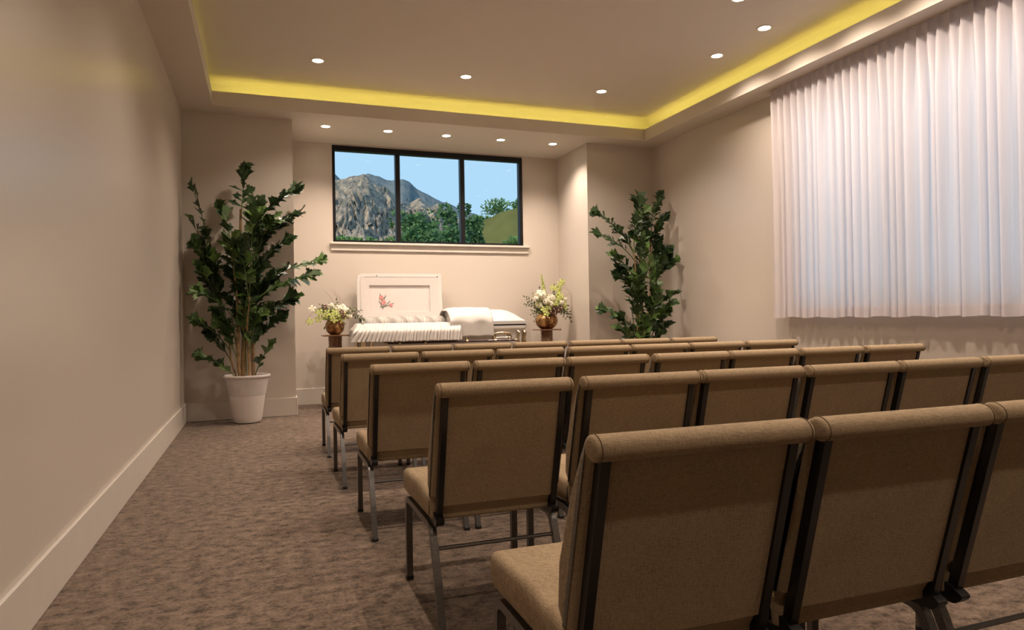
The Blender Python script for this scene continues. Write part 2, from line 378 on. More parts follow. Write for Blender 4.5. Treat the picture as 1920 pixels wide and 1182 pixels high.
# ------------------------------------------------------------------ downlights and cove strips
def spot(name, loc, power, size, parent, blend=.85):
    s = D.lights.new(name, 'SPOT'); s.energy = power; s.color = WARM; s.spot_size = math.radians(size); s.spot_blend = blend; s.shadow_soft_size = .032
    o = D.objects.new(name, s); COL.objects.link(o); o.parent = parent; o.location = loc
def downlight(x, y, z, label, group, power, size, r=.052):
    t = thing('downlight', (x, y, z), label, 'downlight', group)
    MB().lathe([(r, -.001), (r+.002, -.007), (r+.014, -.009), (r+.018, -.004), (r+.018, 0), (r, 0)], 28).build('trim_ring', 'ring', t)
    MB().lathe([(.001, -.004), (r, -.004), (r, -.001), (.001, -.001)], 24).build('lens', 'lamp', t)
    spot('bulb', (0, 0, -.02), power, size, t)
ordn = ['leftmost', 'second from left', 'middle', 'fourth from left', 'rightmost']
for k, x in enumerate((.742, 1.485, 2.224, 2.954, 3.69)):
    downlight(x, 8.43, ZS, f'small round alcove ceiling downlight, {ordn[k]} of the five above the window', 'alcove downlights', P_ALCOVE, 125, .05)
cols = ('left', 'middle', 'right')
for r, y in enumerate((7.167, 4.70, 2.23, -.23)):
    for k, x in enumerate((.565, 2.121, 3.77)):
        if r == 0: lab = f'round tray ceiling downlight nearest the alcove, {cols[k]} of that row of three'
        else: lab = f'round tray ceiling downlight over the {("third chair row", "back chair rows", "space behind the chairs")[r-1]}, {cols[k]} column'
        downlight(x, y, ZT, lab, 'tray ceiling downlights', P_TRAY if r < 3 else P_TRAY*.58, 124)
for k, y in enumerate((5.822, 5.12, 4.45, 3.78, 3.11, 2.44)):
    downlight(4.385, y, ZT, f'{("first", "second", "third", "fourth", "fifth", "sixth")[k]} round downlight beside the curtain, counting from the alcove end', 'curtain wash downlights', P_WASH, 142)
def led(x0, x1, y0, y1, out, label):
    t = thing('led_strip', ((x0+x1)/2, (y0+y1)/2, ZS+.07), label, 'light strip', 'cove light strips')
    hx, hy = (x1-x0)/2, (y1-y0)/2
    MB().box(-hx, hx, -hy, hy, 0, .028).build('backing', 'strip', t, None)
    a, b = out[0]*.003, out[1]*.003
    MB().box(-hx+a+abs(b), hx+a-abs(b), -hy+b+abs(a), hy+b-abs(a), .004, .024).build('diodes', 'led_dim' if out[0] < 0 else 'led', t, None)
led(TXL, TXR, TY+.0205, TY+.0245, (0, 1), 'yellow cove light strip along the alcove side of the tray')
led(TXR+.0205, TXR+.0245, TYR, TY, (1, 0), 'yellow cove light strip along the curtain side of the tray')
led(TXL-.0245, TXL-.0205, TYR, TY, (-1, 0), 'yellow cove light strip along the plain left wall side')
led(TXL, TXR, TYR-.0245, TYR-.0205, (0, -1), 'yellow cove light strip at the end behind the chairs')

# ------------------------------------------------------------------ curtains
def curtain(ya, yb, label, seed):             # ya nearer the alcove
    R = random.Random(seed); ztop, zbot, xc = ZS-.006, 1.04, 5.015
    t = thing('curtain', (xc, (ya+yb)/2, zbot), label, 'curtain', 'white pleated curtain panels')
    my = (ya+yb)/2; n = round((ya-yb)/.094); per = (ya-yb)/n
    amp = [R.uniform(.65, 1.2) for _ in range(n+2)]; wid = [R.uniform(-.22, .22) for _ in range(n+2)]; dr = [R.uniform(-.035, .035) for _ in range(n+2)]
    def prof(s, h):                           # s along the width in pleats, h = 0 bottom .. 1 top
        i = int(min(s, n-1e-6)); f = s-i
        top = max(0, min(1, (h-.93)/.05)); mid = min(1, (1-h)*4)
        pin = math.exp(-((f-.5)/.085)**2)*1.15-.35
        ph = f+wid[i]*math.sin(PI*f)*.5*mid
        q = math.tanh(1.8*math.cos(2*PI*(ph-.5)))*amp[i]*(.62+.38*h)
        x = q*(1-top)+pin*top
        sh = dr[i]*mid*math.sin(PI*f)
        return x, sh
    def fn(off, za, zb):
        def g(u, v):
            z = za+(zb-za)*v; h = (z-zbot)/(ztop-zbot); x, sh = prof(u*n, h)
            return (-x*.034-off, ya-my-(u*n*per+sh), z-zbot+(.006*math.sin(u*37+seed) if z < zbot+.001 else 0))
        return g
    hz, tz = zbot+.092, ztop-.10
    MB().grid(fn(0, hz-.03, tz+.02), n*12, 26).build('cloth', 'curtain', t, 60)
    MB().grid(fn(.0025, zbot, hz), n*12, 3).grid(fn(-.0025, zbot, hz), n*12, 3).build('hem', 'curtain', t, 60)
    MB().grid(fn(.0025, tz, ztop), n*12, 8).grid(fn(-.0035, tz, ztop), n*12, 8).build('pleated_header', 'curtain', t, 60)
curtain(5.80, 3.735, 'wide white pleated curtain panel ending near the right-hand plant', 3)
curtain(3.728, 1.66, 'white pleated curtain panel at the right edge, beyond the split', 5)
trk = thing('curtain_track', (5.015, 3.73, ZS), 'slim white curtain track under the soffit', 'curtain track')
MB().box(-.012, .012, -2.1, 2.1, -.006, 0).build('rail', 'trim', trk, None)

# ------------------------------------------------------------------ chairs
def make_chair():
    t = thing('upholstered_chair', (0, 0, 0), '', 'chair', 'rows of tan upholstered chairs')
    B0, U, N = Vector((.090, .372)), Vector((-.25, .968)), Vector((.968, .25))
    P = lambda s, q: tuple(B0+U*s+N*q)
    seat = rounded([(.10, .368, .012), (.585, .362, .03), (.612, .41, .03), (.605, .458, .035), (.35, .470, .2), (.10, .452, .02)], 4)
    MB().cushion(seat, -.247, .247, .022).build('seat', 'fabric', t, 60)
    bp = rounded([(.085, .014, .003), (.455, .014, 0), (.50, -.004, .01), (.505, .034, .02), (.37, .072, .1), (.2, .096, .07), (.10, .080, .03), (.06, .028, .01)], 5)
    MB().cushion([P(*q) for q in bp], -.249, .249, .02).build('backrest', 'fabric', t, 60)
    rp = [P(.4895+.025*math.sin(a), -.003+.030*math.cos(a)) for a in [2*PI*k/20 for k in range(20)]]
    roll = MB().cushion(rp, -.25, .25, .010, 3).build('top_roll', 'fabric', t, 60)
    for s in (-1, 1):
        MB().tube([(s*.2385, *P(.4895+.0255*math.sin(a), -.003+.0305*math.cos(a))) for a in [2*PI*k/20 for k in range(21)]], .0013, 4).build('seam', 'seam', roll)
    pan = [P(.055, .006), P(.475, .006), P(.475, -.004), P(.055, -.004)]
    MB().prism(pan, lambda a, b, e: ((-.207, .207)[e], a, b)).build('back_panel', 'fabric', t, None)
    fo = rounded([(.0, .036, .008), (.056, .012, .004), (.056, .001, .003), (-.002, .018, .006)], 3)
    MB().cushion([P(*q) for q in fo], -.207, .207, .006, 2).build('lower_fold', 'fabric', t, 50)
    for s in (-1, 1):
        x = s*.2175
        po = rounded([(-.02, .014, .002), (.470, .014, .002), (.470, -.012, .003), (-.02, -.012, .004)], 2)
        MB().prism([P(*q) for q in po], lambda a, b, e: (x+(-.0105, .0105)[e], a, b)).build('back_post', 'post', t, 30)
        x = s*.233
        fl = fillet([(.558, .015), (.558, .343, .055), (.46, .343)])
        l1 = MB().sweep_yz(fl, x, .0125, .0125).build('leg', 'metal', t, 40)
        rl = fillet([(.20, .343), (.128, .343, .06), (.05, .16, .25), (0, .015)])
        l2 = MB().sweep_yz(rl, x, .0125, .0125).build('leg', 'metal', t, 40)
        MB().sweep_yz([(.46, .343), (.20, .343)], x, .0124, .0124).build('side_rail', 'metal', t, 40)
        for lg, y in ((l1, .558), (l2, 0)):
            MB().box(x-.0145, x+.0145, y-.0145, y+.0145, 0, .018).build('glide', 'rubber', lg, None, .003, 1)
        br = rounded([(.05, .375, .01), (.10, .40, .01), (.17, .37, .01), (.15, .352, .005), (.075, .352, .02)], 3)
        MB().prism(br, lambda a, b, e: (s*.220+(-.015, .015)[e], a, b)).build('bracket', 'post', t, 30)
        rg = [(x-s*.0, .44+.017*math.cos(a), .318+.016*math.sin(a)) for a in [2*PI*k/12 for k in range(13)]]
        MB().tube(rg, .0035, 6).build('ganging_ring', 'metal', t)
    MB().tube([(-.222, .098, .268), (.222, .098, .268)], .0075, 8).build('stretcher', 'metal', t)
    return t
ROWS = [
 ('row nearest the casket', 5.60, [.716, 1.237, 1.758, 2.290, 2.826, 3.343, 3.872], 0),
 ('second row from the casket', 4.53, [.718, 1.245, 1.775, 2.313, 2.832, 3.345, 3.870], 0),
 ('third row from the casket', 3.40, [.738, 1.267, 1.788, 2.325, 2.838, 3.363, 3.887], 0),
 ('fourth row from the casket', 2.295, [.797, 1.338, 1.850, 2.366, 2.882, 3.410], 0),
 ('row nearest the viewer', 1.165, [.812, 1.332, 1.856], 0)]
ORD = ['first', 'second', 'third', 'fourth', 'fifth', 'sixth', 'seventh']
chair0 = make_chair(); used = False; R = random.Random(4)
for rn, y, xs_, _ in ROWS:
    for k, x in enumerate(xs_):
        c = copy_tree(chair0) if used else chair0
        used = True
        c.location = (x, y + R.uniform(-.006, .006), 0); c.rotation_euler.z = math.radians(R.uniform(-.5, .5))
        c['label'] = f'tan upholstered chair, {ORD[k]} from the left in the {rn}'

# ------------------------------------------------------------------ fishtail palms
def leaf_mesh(name, seed, wide):
    R = random.Random(seed); L, Rr = [], []
    nt = 5
    for s, out in ((-1, L), (1, Rr)):
        out.append((s*.07, .12)); out.append((s*wide*.55, .42+R.uniform(-.05, .05)))
        for k in range(nt):
            a = k/(nt-1); x = wide*(1-.82*a)*R.uniform(.85, 1.2); y = .62+.36*a+R.uniform(-.05, .05)
            out.append((s*x, y)); out.append((s*x*.60, y-.07+R.uniform(-.07, .0)))
    rim = [(0, 0)] + Rr + [(R.uniform(-.03, .03), 1.02)] + L[::-1]
    bend = R.uniform(-.35, .1); tw = R.uniform(-.3, .3)
    def p3(x, y): return (x, y*(1-.06*abs(bend)), .28*abs(x)+bend*y*y*.5+tw*x*y)
    V = [p3(*q) for q in rim]; n = len(V); ce = [(0, .35), (0, .62), (0, .85)]; V += [p3(*q) for q in ce]
    F = []
    for i in range(n):
        j = (i+1) % n; my = (rim[i][1]+rim[j][1])/2
        c = n+(0 if my < .47 else 1 if my < .74 else 2); F.append((i, j, c))
        ci = lambda m: n+(0 if m < .47 else 1 if m < .74 else 2)
        k = (i+2) % n; c2 = ci((rim[j][1]+rim[k][1])/2)
        if c2 != c: F.append((j, c2, c) if abs(c2-c) == 1 else (j, n+2, n+1))
    me = D.meshes.new(name); me.from_pydata(V, [], F); me.materials.append(M['leaf'])
    for f in me.polygons: f.use_smooth = False
    return me
LEAVES = [leaf_mesh('leaf', k, w) for k, w in enumerate((.26, .34, .42, .30, .52, .62))]
def bez(a, b, c, t): return a*(1-t)**2 + b*2*t*(1-t) + c*t*t
def palm(base, label, tips, canes, seed, potted):
    R = random.Random(seed)
    t = thing('potted_palm', base, label, 'plant', 'potted fishtail palms')
    pr = [(.001, 0), (.105, 0), (.135, .012), (.150, .05), (.185, .30), (.2225, .488), (.238, .492), (.242, .50), (.240, .513), (.228, .517), (.217, .510), (.205, .44), (.001, .44)]
    pot = MB().lathe(pr, 48).build('pot', 'pot', t, 40)
    MB().lathe([(.1845, .301), (.1885, .303), (.2235, .487), (.220, .487)], 48).build('upper_band', 'potband', pot, 40)
    def soilf(u, v):
        a = 2*PI*u; r = .213*v; return (r*math.cos(a), r*math.sin(a), .475+.02*noise.noise(Vector((r*math.cos(a)*14, r*math.sin(a)*14, seed))))
    MB().grid(soilf, 28, 8).build('soil', 'soil', t, 60)
    CA = []
    for (cx_, cy_, dx, dy, h, r) in canes:
        pts = [Vector((cx_+dx*q+.012*math.sin(q*7+cx_*40), cy_+dy*q, .44+(h-.44)*q)) for q in [k/8 for k in range(9)]]
        MB().tube(pts, [r*(1-.5*k/8) for k in range(9)], 8).build('cane', 'cane', t); CA.append(pts)
    for k in range(3):
        a = R.uniform(0, 6.28); pts = [Vector((.03*math.cos(a)-.03, .03*math.sin(a), .46)), Vector((-.05+.05*math.cos(a), .04*math.sin(a), .8)), Vector((-.05+.1*math.cos(a), .1*math.sin(a), 1.15))]
        MB().tube(pts, .006, 6).build('shoot', 'stalk', t)
    mats = []
    for (tx, ty, tz, hz, nl, big) in tips:
        hz = tz-(.62 if abs(tx) < .1 else .34 if abs(tx) > .3 else .45)
        tip = Vector((tx, ty, tz)); cpts = min(CA, key=lambda c: abs(c[4].x-tx*.4)+abs(c[4].y-ty*.3)+R.random()*.04)
        q = max(0, min(7.99, (hz-.44)/(cpts[-1].z-.44)*8)); i = int(q); root = cpts[i].lerp(cpts[i+1], q-i)
        d = tip-root; mid = root+d*.5+Vector((0, 0, .16*d.length)) - Vector((d.x, d.y, 0))*.10
        pts = [bez(root, mid, tip, k/8) for k in range(9)]
        MB().tube(pts, [.007-.0045*k/8 for k in range(9)], 5).build('frond_stalk', 'stalk', t)
        nl = int(nl*2.3)
        for k in range(nl):
            f = .27+.73*k/(nl-1) if nl > 1 else 1
            p = bez(root, mid, tip, f); tg = (bez(root, mid, tip, min(1, f+.03))-bez(root, mid, tip, f-.03)).normalized()
            sd_ = tg.cross(Vector((0, 0, 1))); 
            if sd_.length < .1: sd_ = Vector((1, 0, 0))
            sd_.normalize(); last = k == nl-1
            s = 1 if k % 2 else -1
            di = tg if last else (tg*R.uniform(.45, .9)+sd_*s*R.uniform(.35, .95)+Vector((0, 0, R.uniform(-.45, .4)))).normalized()
            up = (Vector((0, -.75, .75))+Vector((R.uniform(-.7, .7), R.uniform(-.7, .5), R.uniform(-.2, .2))))
            xx = di.cross(up).normalized(); zz = xx.cross(di).normalized()
            sc = (R.uniform(.15, .20) if last else R.uniform(.09, .165))*big
            m = Matrix((xx, di, zz)).transposed().to_4x4() @ Matrix.Diagonal((sc*R.uniform(.8, 1.15), sc, sc, 1)); m.translation = p-(di*sc*.75 if last else di*.0)
            bb = [m @ Vector(c) for c in ((-.6, 1, 0), (.6, 1, 0), (0, 1, .4), (0, 1, -.2))]
            w0 = Vector(base)
            if any(b.x+w0.x < XL+.02 or b.x+w0.x > XR-.02 or (b.y+w0.y > YB-.03 and not (XAL+.03 < b.x+w0.x < XAR-.03)) for b in bb):
                m.translation -= Vector((0, .06, 0)); 
                bb = [m @ Vector(c) for c in ((-.6, 1, 0), (.6, 1, 0), (0, 1, .4), (0, 1, -.2))]
                if any(b.x+w0.x < XL+.02 or b.x+w0.x > XR-.02 or (b.y+w0.y > YB-.03 and not (XAL+.03 < b.x+w0.x < XAR-.03)) for b in bb): continue
            mats.append((m, LEAVES[R.choice((4, 5)) if last else R.randrange(0, 5)]))
    mats.sort(key=lambda q: q[0].translation.y)
    rest = MB()
    for k, (m, me) in enumerate(mats):
        if k < 296: link('leaf', me, t, m)
        else: rest.add([m @ v.co for v in me.vertices], [tuple(p.vertices) for p in me.polygons])
    if rest.v: tag(rest.build('leaf_mass', 'leaf', t, None), kind='stuff')
BL = (-.165, 7.93, 0)
tl = [(.02, .0, 2.74, 1.7, 8, 1.1), (-.53, -.02, 2.56, 1.6, 10, 1.15), (.58, .02, 2.55, 1.6, 10, 1.1), (-.55, -.05, 2.21, 1.4, 11, 1.15), (.57, .0, 2.27, 1.5, 10, 1.1),
      (-.50, -.1, 1.93, 1.3, 10, 1.1), (.48, -.05, 1.98, 1.4, 9, 1.05), (.82, -.12, 1.75, 1.15, 11, 1.05), (.74, -.22, 1.59, 1.1, 9, 1.1), (-.47, -.1, 1.70, 1.15, 10, 1.1),
      (-.53, -.1, 1.12, .85, 8, .95), (-.50, -.14, 1.42, 1.0, 8, 1.0), (-.47, -.15, .74, .62, 7, 1.0), (.27, -.1, .86, .6, 5, .85), (.52, -.05, 1.35, .95, 9, 1.15),
      (.40, .05, 1.15, .9, 7, 1.1), (-.40, .08, .98, .75, 6, 1.0)]
Rr = random.Random(21)
for k in range(26):
    a = Rr.uniform(PI*.9, PI*2.1); rr = Rr.uniform(.06, .42); z = 1.02+1.25*(k/25)
    tl.append((rr*math.cos(a), rr*math.sin(a)*.8, z+.08, z-.45, 8, 1.1))
cl = [(-.03, .0, .0, .0, 2.3, .026), (.055, .02, .06, .02, 2.15, .021), (-.06, -.04, -.06, -.02, 1.9, .019), (.01, -.06, .02, -.05, 1.35, .015), (-.10, .02, -.12, .03, 1.1, .012)]
palm(BL, 'tall leafy palm in a white tapered pot left of the casket', tl, cl, 11, True)
BR = (4.60, 7.72, 0)
tr = [(.30, .0, 2.66, 1.7, 9, 1.0), (-.02, .0, 2.60, 1.7, 9, 1.05), (-.70, -.02, 2.40, 1.6, 9, .95), (-.70, -.05, 2.12, 1.4, 9, 1.05), (.34, -.05, 2.36, 1.5, 9, 1.05),
      (-.48, -.1, 1.85, 1.3, 9, 1.05), (.40, -.08, 1.95, 1.3, 10, 1.0), (.44, -.1, 1.78, 1.2, 9, 1.0), (-.40, .0, 1.62, 1.1, 8, 1.0), (.43, -.12, 1.38, 1.0, 8, 1.0),
      (-.66, -.1, 1.18, .85, 10, .95), (.30, -.12, 1.15, .8, 7, 1.05), (-.42, -.12, .93, .7, 7, 1.05), (.20, -.1, .92, .65, 6, .9), (-.36, .0, 1.08, .75, 7, 1.0), (-.25, -.2, .75, .55, 5, .9)]
for k in range(28):
    a = Rr.uniform(PI*.9, PI*2.1); rr = Rr.uniform(.06, .44); z = .90+1.42*(k/27)
    tr.append((rr*math.cos(a), rr*math.sin(a)*.8, z+.08, z-.45, 8, 1.0))
cr = [(-.02, .0, .0, .0, 2.25, .025), (.08, .0, .06, .0, 2.1, .024), (-.07, -.03, -.06, -.02, 1.9, .018), (.03, -.06, .04, -.05, 1.3, .015)]
palm(BR, 'tall leafy palm in the corner between the alcove and the curtain', tr, cr, 12, True)

# ------------------------------------------------------------------ casket on its bier
CXm, CYm = 2.20, 8.76                         # casket centre
cas = thing('casket', (CXm, CYm, .56), 'ivory half-open casket with ruffled interior and gold hardware under the window', 'casket')
HL, HW, RZ = 1.085, .335, .42                 # half length, half width, rim height above base
def rect_loop(hx, hy, r, n=6):
    out = []
    for sx, sy, a0 in ((1, 1, 0), (-1, 1, PI/2), (-1, -1, PI), (1, -1, 3*PI/2)):
        for k in range(n+1):
            a = a0+PI/2*k/n; out.append((sx*(hx-r)+r*math.cos(a), sy*(hy-r)+r*math.sin(a)))
    return out
def loft(mb, secs, n=6, cap0=True, cap1=True, x0=0):
    V = []
    for hx, hy, r, z in secs: V += [(x+x0, y, z) for x, y in rect_loop(hx, hy, r, n)]
    m = 4*(n+1)
    F = [(i*m+k, i*m+(k+1) % m, (i+1)*m+(k+1) % m, (i+1)*m+k) for i in range(len(secs)-1) for k in range(m)]
    if cap0: F.append(tuple(range(m))[::-1])
    if cap1: F.append(tuple((len(secs)-1)*m+k for k in range(m)))
    return mb.add(V, F)
loft(MB(), [(HL-.06, HW-.05, .05, 0), (HL-.035, HW-.025, .06, .012), (HL-.035, HW-.025, .06, .05), (HL-.055, HW-.045, .06, .065), (HL-.045, HW-.035, .06, .33),
            (HL-.03, HW-.02, .06, .355), (HL, HW, .06, .385), (HL, HW, .06, RZ), (HL-.03, HW-.03, .05, RZ), (HL-.05, HW-.05, .05, .30)], cap1=True).build('shell', 'casket', cas, 30)
SPL = .09                                     # x of the split between head and foot lid (local)
FX0, FX1 = SPL+.02, HL
fxc, fhx = (FX0+FX1)/2, (FX1-FX0)/2
loft(MB(), [(fhx-.008, HW-.008, .05, RZ), (fhx-.008, HW-.008, .05, RZ+.020)], x0=fxc).build('lid_gap_strip', 'gap', cas)  # black strip standing for the shaded gap between foot lid and shell
def foot_lid(u, v):
    # u across the width, v along the length from the split to the foot end
    x = FX0+(FX1-FX0)*v; y = -HW+2*HW*u
    e = min(1, (FX1-x)/.32); hx = math.sin(PI/2*e)**.8 if e < 1 else 1
    k = min(1, min(u, 1-u)/.36); hy = math.sin(PI/2*k)**.75 if k < 1 else 1
    return (x, y, RZ+.06+.155*min(hx, 1)*hy)
fl = MB().grid(foot_lid, 24, 20)
fl.box(FX0, FX1, -HW, HW, RZ+.020, RZ+.062)
fl.build('foot_lid', 'casket', cas, 50)
arch = [(-HW+2*HW*k/24, foot_lid(k/24, 0)[2]) for k in range(25)]
MB().add([(FX0, y, RZ+.02) for y, z in arch]+[(FX0, y, z) for y, z in arch]+[(FX0-.012, y*.97, RZ+.02) for y, z in arch]+[(FX0-.012, y*.97, z-.012) for y, z in arch],
         [(50+k, 51+k, 76+k, 75+k) for k in range(24)]+[(25+k, 26+k, 76+k, 75+k) for k in range(24)]).build('lid_end_lining', 'satin', cas, 60)
# head lid, open, hinged at the back edge
LH, LW0, LW1 = .70, -HL+.045, SPL-.0
hl = D.objects.new('head_lid', None); 
def lidm(): return Matrix.Translation((0, HW-.075, RZ+.015)) @ Matrix.Rotation(math.radians(-5), 4, 'X')
def lp(mb, name, mat, parent, ang=35, bev=0):
    o = mb.build(name, mat, parent, ang, bev); return o
def lid_poly(inset, r):
    return rounded([(LW0+inset, 0, 0), (LW1-inset, 0, 0), (LW1-inset, LH-inset, .012), (LW0+inset, LH-inset, r)], 8)
def ring_between(mb, A, B, fa, fb):
    n = len(A); return mb.add([fa(*p) for p in A]+[fb(*p) for p in B], [(i, (i+1) % n, n+(i+1) % n, n+i) for i in range(n)])
mb = MB()
A = lid_poly(0, .10); B_ = lid_poly(.045, .07); C_ = lid_poly(.05, .065)
ring_between(mb, A, B_, lambda a, b: (a, 0, b), lambda a, b: (a, 0, b))
ring_between(mb, A, A, lambda a, b: (a, 0, b), lambda a, b: (a, .05, b))
ring_between(mb, A, lid_poly(.14, .12), lambda a, b: (a, .05, b), lambda a, b: (a, .13, b))
q = lid_poly(.14, .12); mb.add([(a, .13, b) for a, b in q], [tuple(range(len(q)))])
headlid = mb.build('head_lid', 'casket', cas, 30); headlid.matrix_local = lidm()
mb = MB(); Q0 = [(LW0+.045, .0), (LW1-.045, .0), (LW1-.045, LH-.05), (LW0+.045, LH-.05)]
Q1 = [(LW0+.16, .19), (LW1-.16, .19), (LW1-.16, LH-.155), (LW0+.16, LH-.155)]
ring_between(mb, Q0, Q1, lambda a, b: (a, -.004, b), lambda a, b: (a, .012, b))
ring_between(mb, Q1, Q1, lambda a, b: (a, .012, b), lambda a, b: (a, .034, b))
mb.build('lid_lining', 'lining', headlid, 20)
mb = MB().box(LW0+.16, LW1-.16, .030, .036, .19, LH-.155); mb.build('lid_panel', 'lining', headlid, None)
for x, z in ((LW0+.26, LH-.03), (LW1-.055, LH-.035)):
    MB().lathe([(.001, 0), (.006, 0), (.006, .004), (.001, .004)], 10).build('rivet', 'rail', headlid).matrix_local = Matrix.Translation((x, -.004, z)) @ Matrix.Rotation(PI/2, 4, 'X')
# embroidered spray on the lid panel
ex, ez = LW0+.16+.17, .19+.13
def petal_disc(r, n, h):
    mb = MB(); 
    for k in range(n):
        a = 2*PI*k/n; pts = []
        for j in range(10):
            b = 2*PI*j/10; u = .55*r+.5*r*math.cos(b); v = .42*r*math.sin(b)
            pts.append((u*math.cos(a)-v*math.sin(a), u*math.sin(a)+v*math.cos(a)))
        mb.prism(pts, lambda p, q, e: (p, -h*(.6+.4*(k % 2))*e, q))
    return mb
emb = MB().tube([(ex+.0, .027, ez-.09), (ex+.02, .027, ez-.04), (ex+.0, .027, ez+.03), (ex-.03, .027, ez+.10)], .003, 5).build('embroidery', 'green', headlid)
def thread(pts, r=.003): MB().tube([(ex+a, .027, ez+b) for a, b in pts], r, 5).build('stem_thread', 'green', emb)
thread([(.0, -.06), (.05, -.05), (.09, -.03), (.15, -.01)]); thread([(.01, -.06), (.06, -.02), (.1, .02)])
thread([(-.0, -.07), (-.02, -.02), (-.045, .02)]); thread([(.02, .03), (.035, .07), (.045, .10)]); thread([(-.02, .09), (-.027, .12)])
thread([(.02, .06), (.05, .08)]); thread([(-.03, -.055), (.0, -.06)])
for dx, dz, r in ((-.012, .065, .030), (.012, .0, .033), (.11, -.035, .024)):
    o = petal_disc(r, 7, .006).build('pink_flower', 'pink', emb, None); o.location = (ex+dx, .029, ez+dz)
# interior bed, shirred back and ruffled overlay
def bed(u, v):
    x = -HL+.05+(SPL-(-HL)-.05)*u; y = -HW+.04+(2*HW-.08)*v
    return (x, y, RZ-.02+.05*math.sin(PI*v)**.7+.006*math.sin(x*70+2*math.sin(y*30))+.008*noise.noise(Vector((x*18, y*30, 0))))
MB().grid(bed, 90, 30).build('mattress', 'satin', cas, 80)
def shir(u, v):
    x = -HL+.06+(SPL+HL-.07)*u; a = PI*v; f = .5+.5*math.sin(u*2*PI*58+3*noise.noise(Vector((u*9, v*3, 1))))
    r = .070+.018*f+.012*noise.noise(Vector((u*25, v*2, 5)))
    return (x+.012*math.sin(v*6+u*40), HW-.15-r*1.35*math.cos(a)*1.1, RZ+.030+r*1.3*math.sin(a))
MB().grid(shir, 420, 10).build('shirred_edge', 'satin', cas, 80)
RUX0, RUX1 = -HL-.01, SPL+.08
def ruffle(side):
    def g(u, v):
        ph = u*2*PI*30 + v*5.5 + 1.6*noise.noise(Vector((u*14, v*2, 2)))
        w_ = math.sin(ph)+.4*math.sin(2.3*ph+1); k = v**.8
        bulge = .05*math.sin(PI*min(1, v*1.4))
        z = RZ+.055-.005*v-.205*v**1.35+.018*math.sin(PI*min(1, v*3))+.010*noise.noise(Vector((u*30, 3, 1)))*k
        y = -HW+.10-(.17*min(1, v*1.9)**.8)-.022*v+.019*w_*k
        x = RUX0+(RUX1-RUX0)*u - .075*(1-u)**6*v*1.5 + .012*k*math.cos(ph) - .03*v*(1-.5*u)
        return (x, y, z+.006*w_*k)
    return g
MB().grid(ruffle(0), 500, 14).build('ruffled_overlay', 'satin', cas, 80)
def ruffle_end(u, v):                         # short return round the head end
    ph = u*2*PI*11+v*2.5; w_ = math.sin(ph); k = v**.8
    y = -HW+.02+(HW*1.6)*u
    return (RUX0+.06-.10*min(1, v*1.7)**.8-.02*v+.010*w_*k, y, RZ+.055-.16*v**1.35+.015*math.sin(PI*min(1, v*3)))
MB().grid(ruffle_end, 150, 12).build('ruffled_return', 'satin', cas, 80)
TH0, TH1 = SPL-.055, SPL+.50                  # white throw folded over the foot lid
def throw(u, v):
    x = TH0+(TH1-TH0)*v; L = [( -HW-.018, RZ-.135), (-HW-.02, RZ+.03)]
    n = 40; i = u*n
    if i <= 9: f = i/9; y = -HW-.035+.012*f; z = RZ-.13+.20*f
    else: f = (i-9)/(n-9); y = -HW-.02+2*(HW-.0)*f; z = foot_lid(min(.999, max(.03, f)), min(1, max(0, (x-FX0)/(FX1-FX0))))[2]+.020+.012*(1-(v-.5)**2*3)
    if x < FX0: z -= (FX0-x)*(.35 if i > 9 else 0)
    z += .004*math.sin(v*17+u*9); y += .006*math.sin(v*11)*(1 if i < 9 else 0)
    return (x+.02*(1-u)*(v-.3), y, z)
tb = MB().grid(throw, 40, 24).build('folded_throw', 'satin', cas, 80)
sm_ = tb.modifiers.new('thickness', 'SOLIDIFY'); sm_.thickness = .006
# rails and gold hardware
def rail(side):
    y = side*(HW+.035)
    rl = MB().tube([(-.77, y, .232), (.90, y, .232)], .015, 12).build('carry_rail', 'rail', cas)
    for x in (-.79, .905): MB().tube([(x-.035, y, .232), (x-.02, y, .232), (x, y, .232), (x+.02, y, .232), (x+.03, y, .232)], [.006, .015, .019, .016, .008], 12).build('end_cap', 'gold', rl)
    for x in (-.62, -.30, .24, .62):
        MB().tube([(x, side*(HW-.03), .285), (x, y-side*.012, .275), (x, y, .232)], .012, 8).tube([(x-.012, y, .232), (x+.012, y, .232)], .020, 12).build('rail_arm', 'gold', rl)
for s in (-1, 1): rail(s)
for x in (-.42, .72):
    for s in (-1, 1):
        y = s*(HW+.005)
        pts = fillet([(x-.13, .255), (x-.115, .318, .05), (x, .335, .2), (x+.115, .318, .05), (x+.13, .255)])
        mb = MB().tube([(a, y, b) for a, b in pts], .014, 10)
        mb.tube([(x-.115, y, .268), (x+.115, y, .268)], .010, 8)
        for dx in (-.085, .085): mb.tube([(x+dx, y, .33), (x+dx, y, .25)], .010, 8)
        mb.build('lug_handle', 'gold', cas)
for sx in (-1, 1):
    for sy in (-1, 1):
        mb = MB(); X, Y = sx*(HL-.035), sy*(HW-.025)
        for dx, dy in ((-.018, 0), (0, -.018), (-.10, 0), (0, -.10)):
            a = X+sx*dx; b = Y+sy*dy
            mb.tube([(a, b, .10), (a+sx*.014, b+sy*.014, .17), (a+sx*.006, b+sy*.006, .26), (a+sx*.016, b+sy*.016, .33), (a, b, .355)], [.012, .020, .012, .020, .010], 8)
        mb.build('corner_ornament', 'gold', cas)
bier = thing('casket_bier', (CXm, CYm, 0), 'wooden bier standing under the casket behind the chairs', 'bier')
MB().box(-.80, .80, -.22, .22, .50, .56).build('top_frame', 'wood', bier, None, .006)
for sx in (-1, 1):
    for sy in (-1, 1): MB().tube([(sx*.72, sy*.18, 0), (sx*.72, sy*.18, .12), (sx*.72, sy*.18, .50)], [.022, .030, .035], 12).build('leg', 'wood', bier)
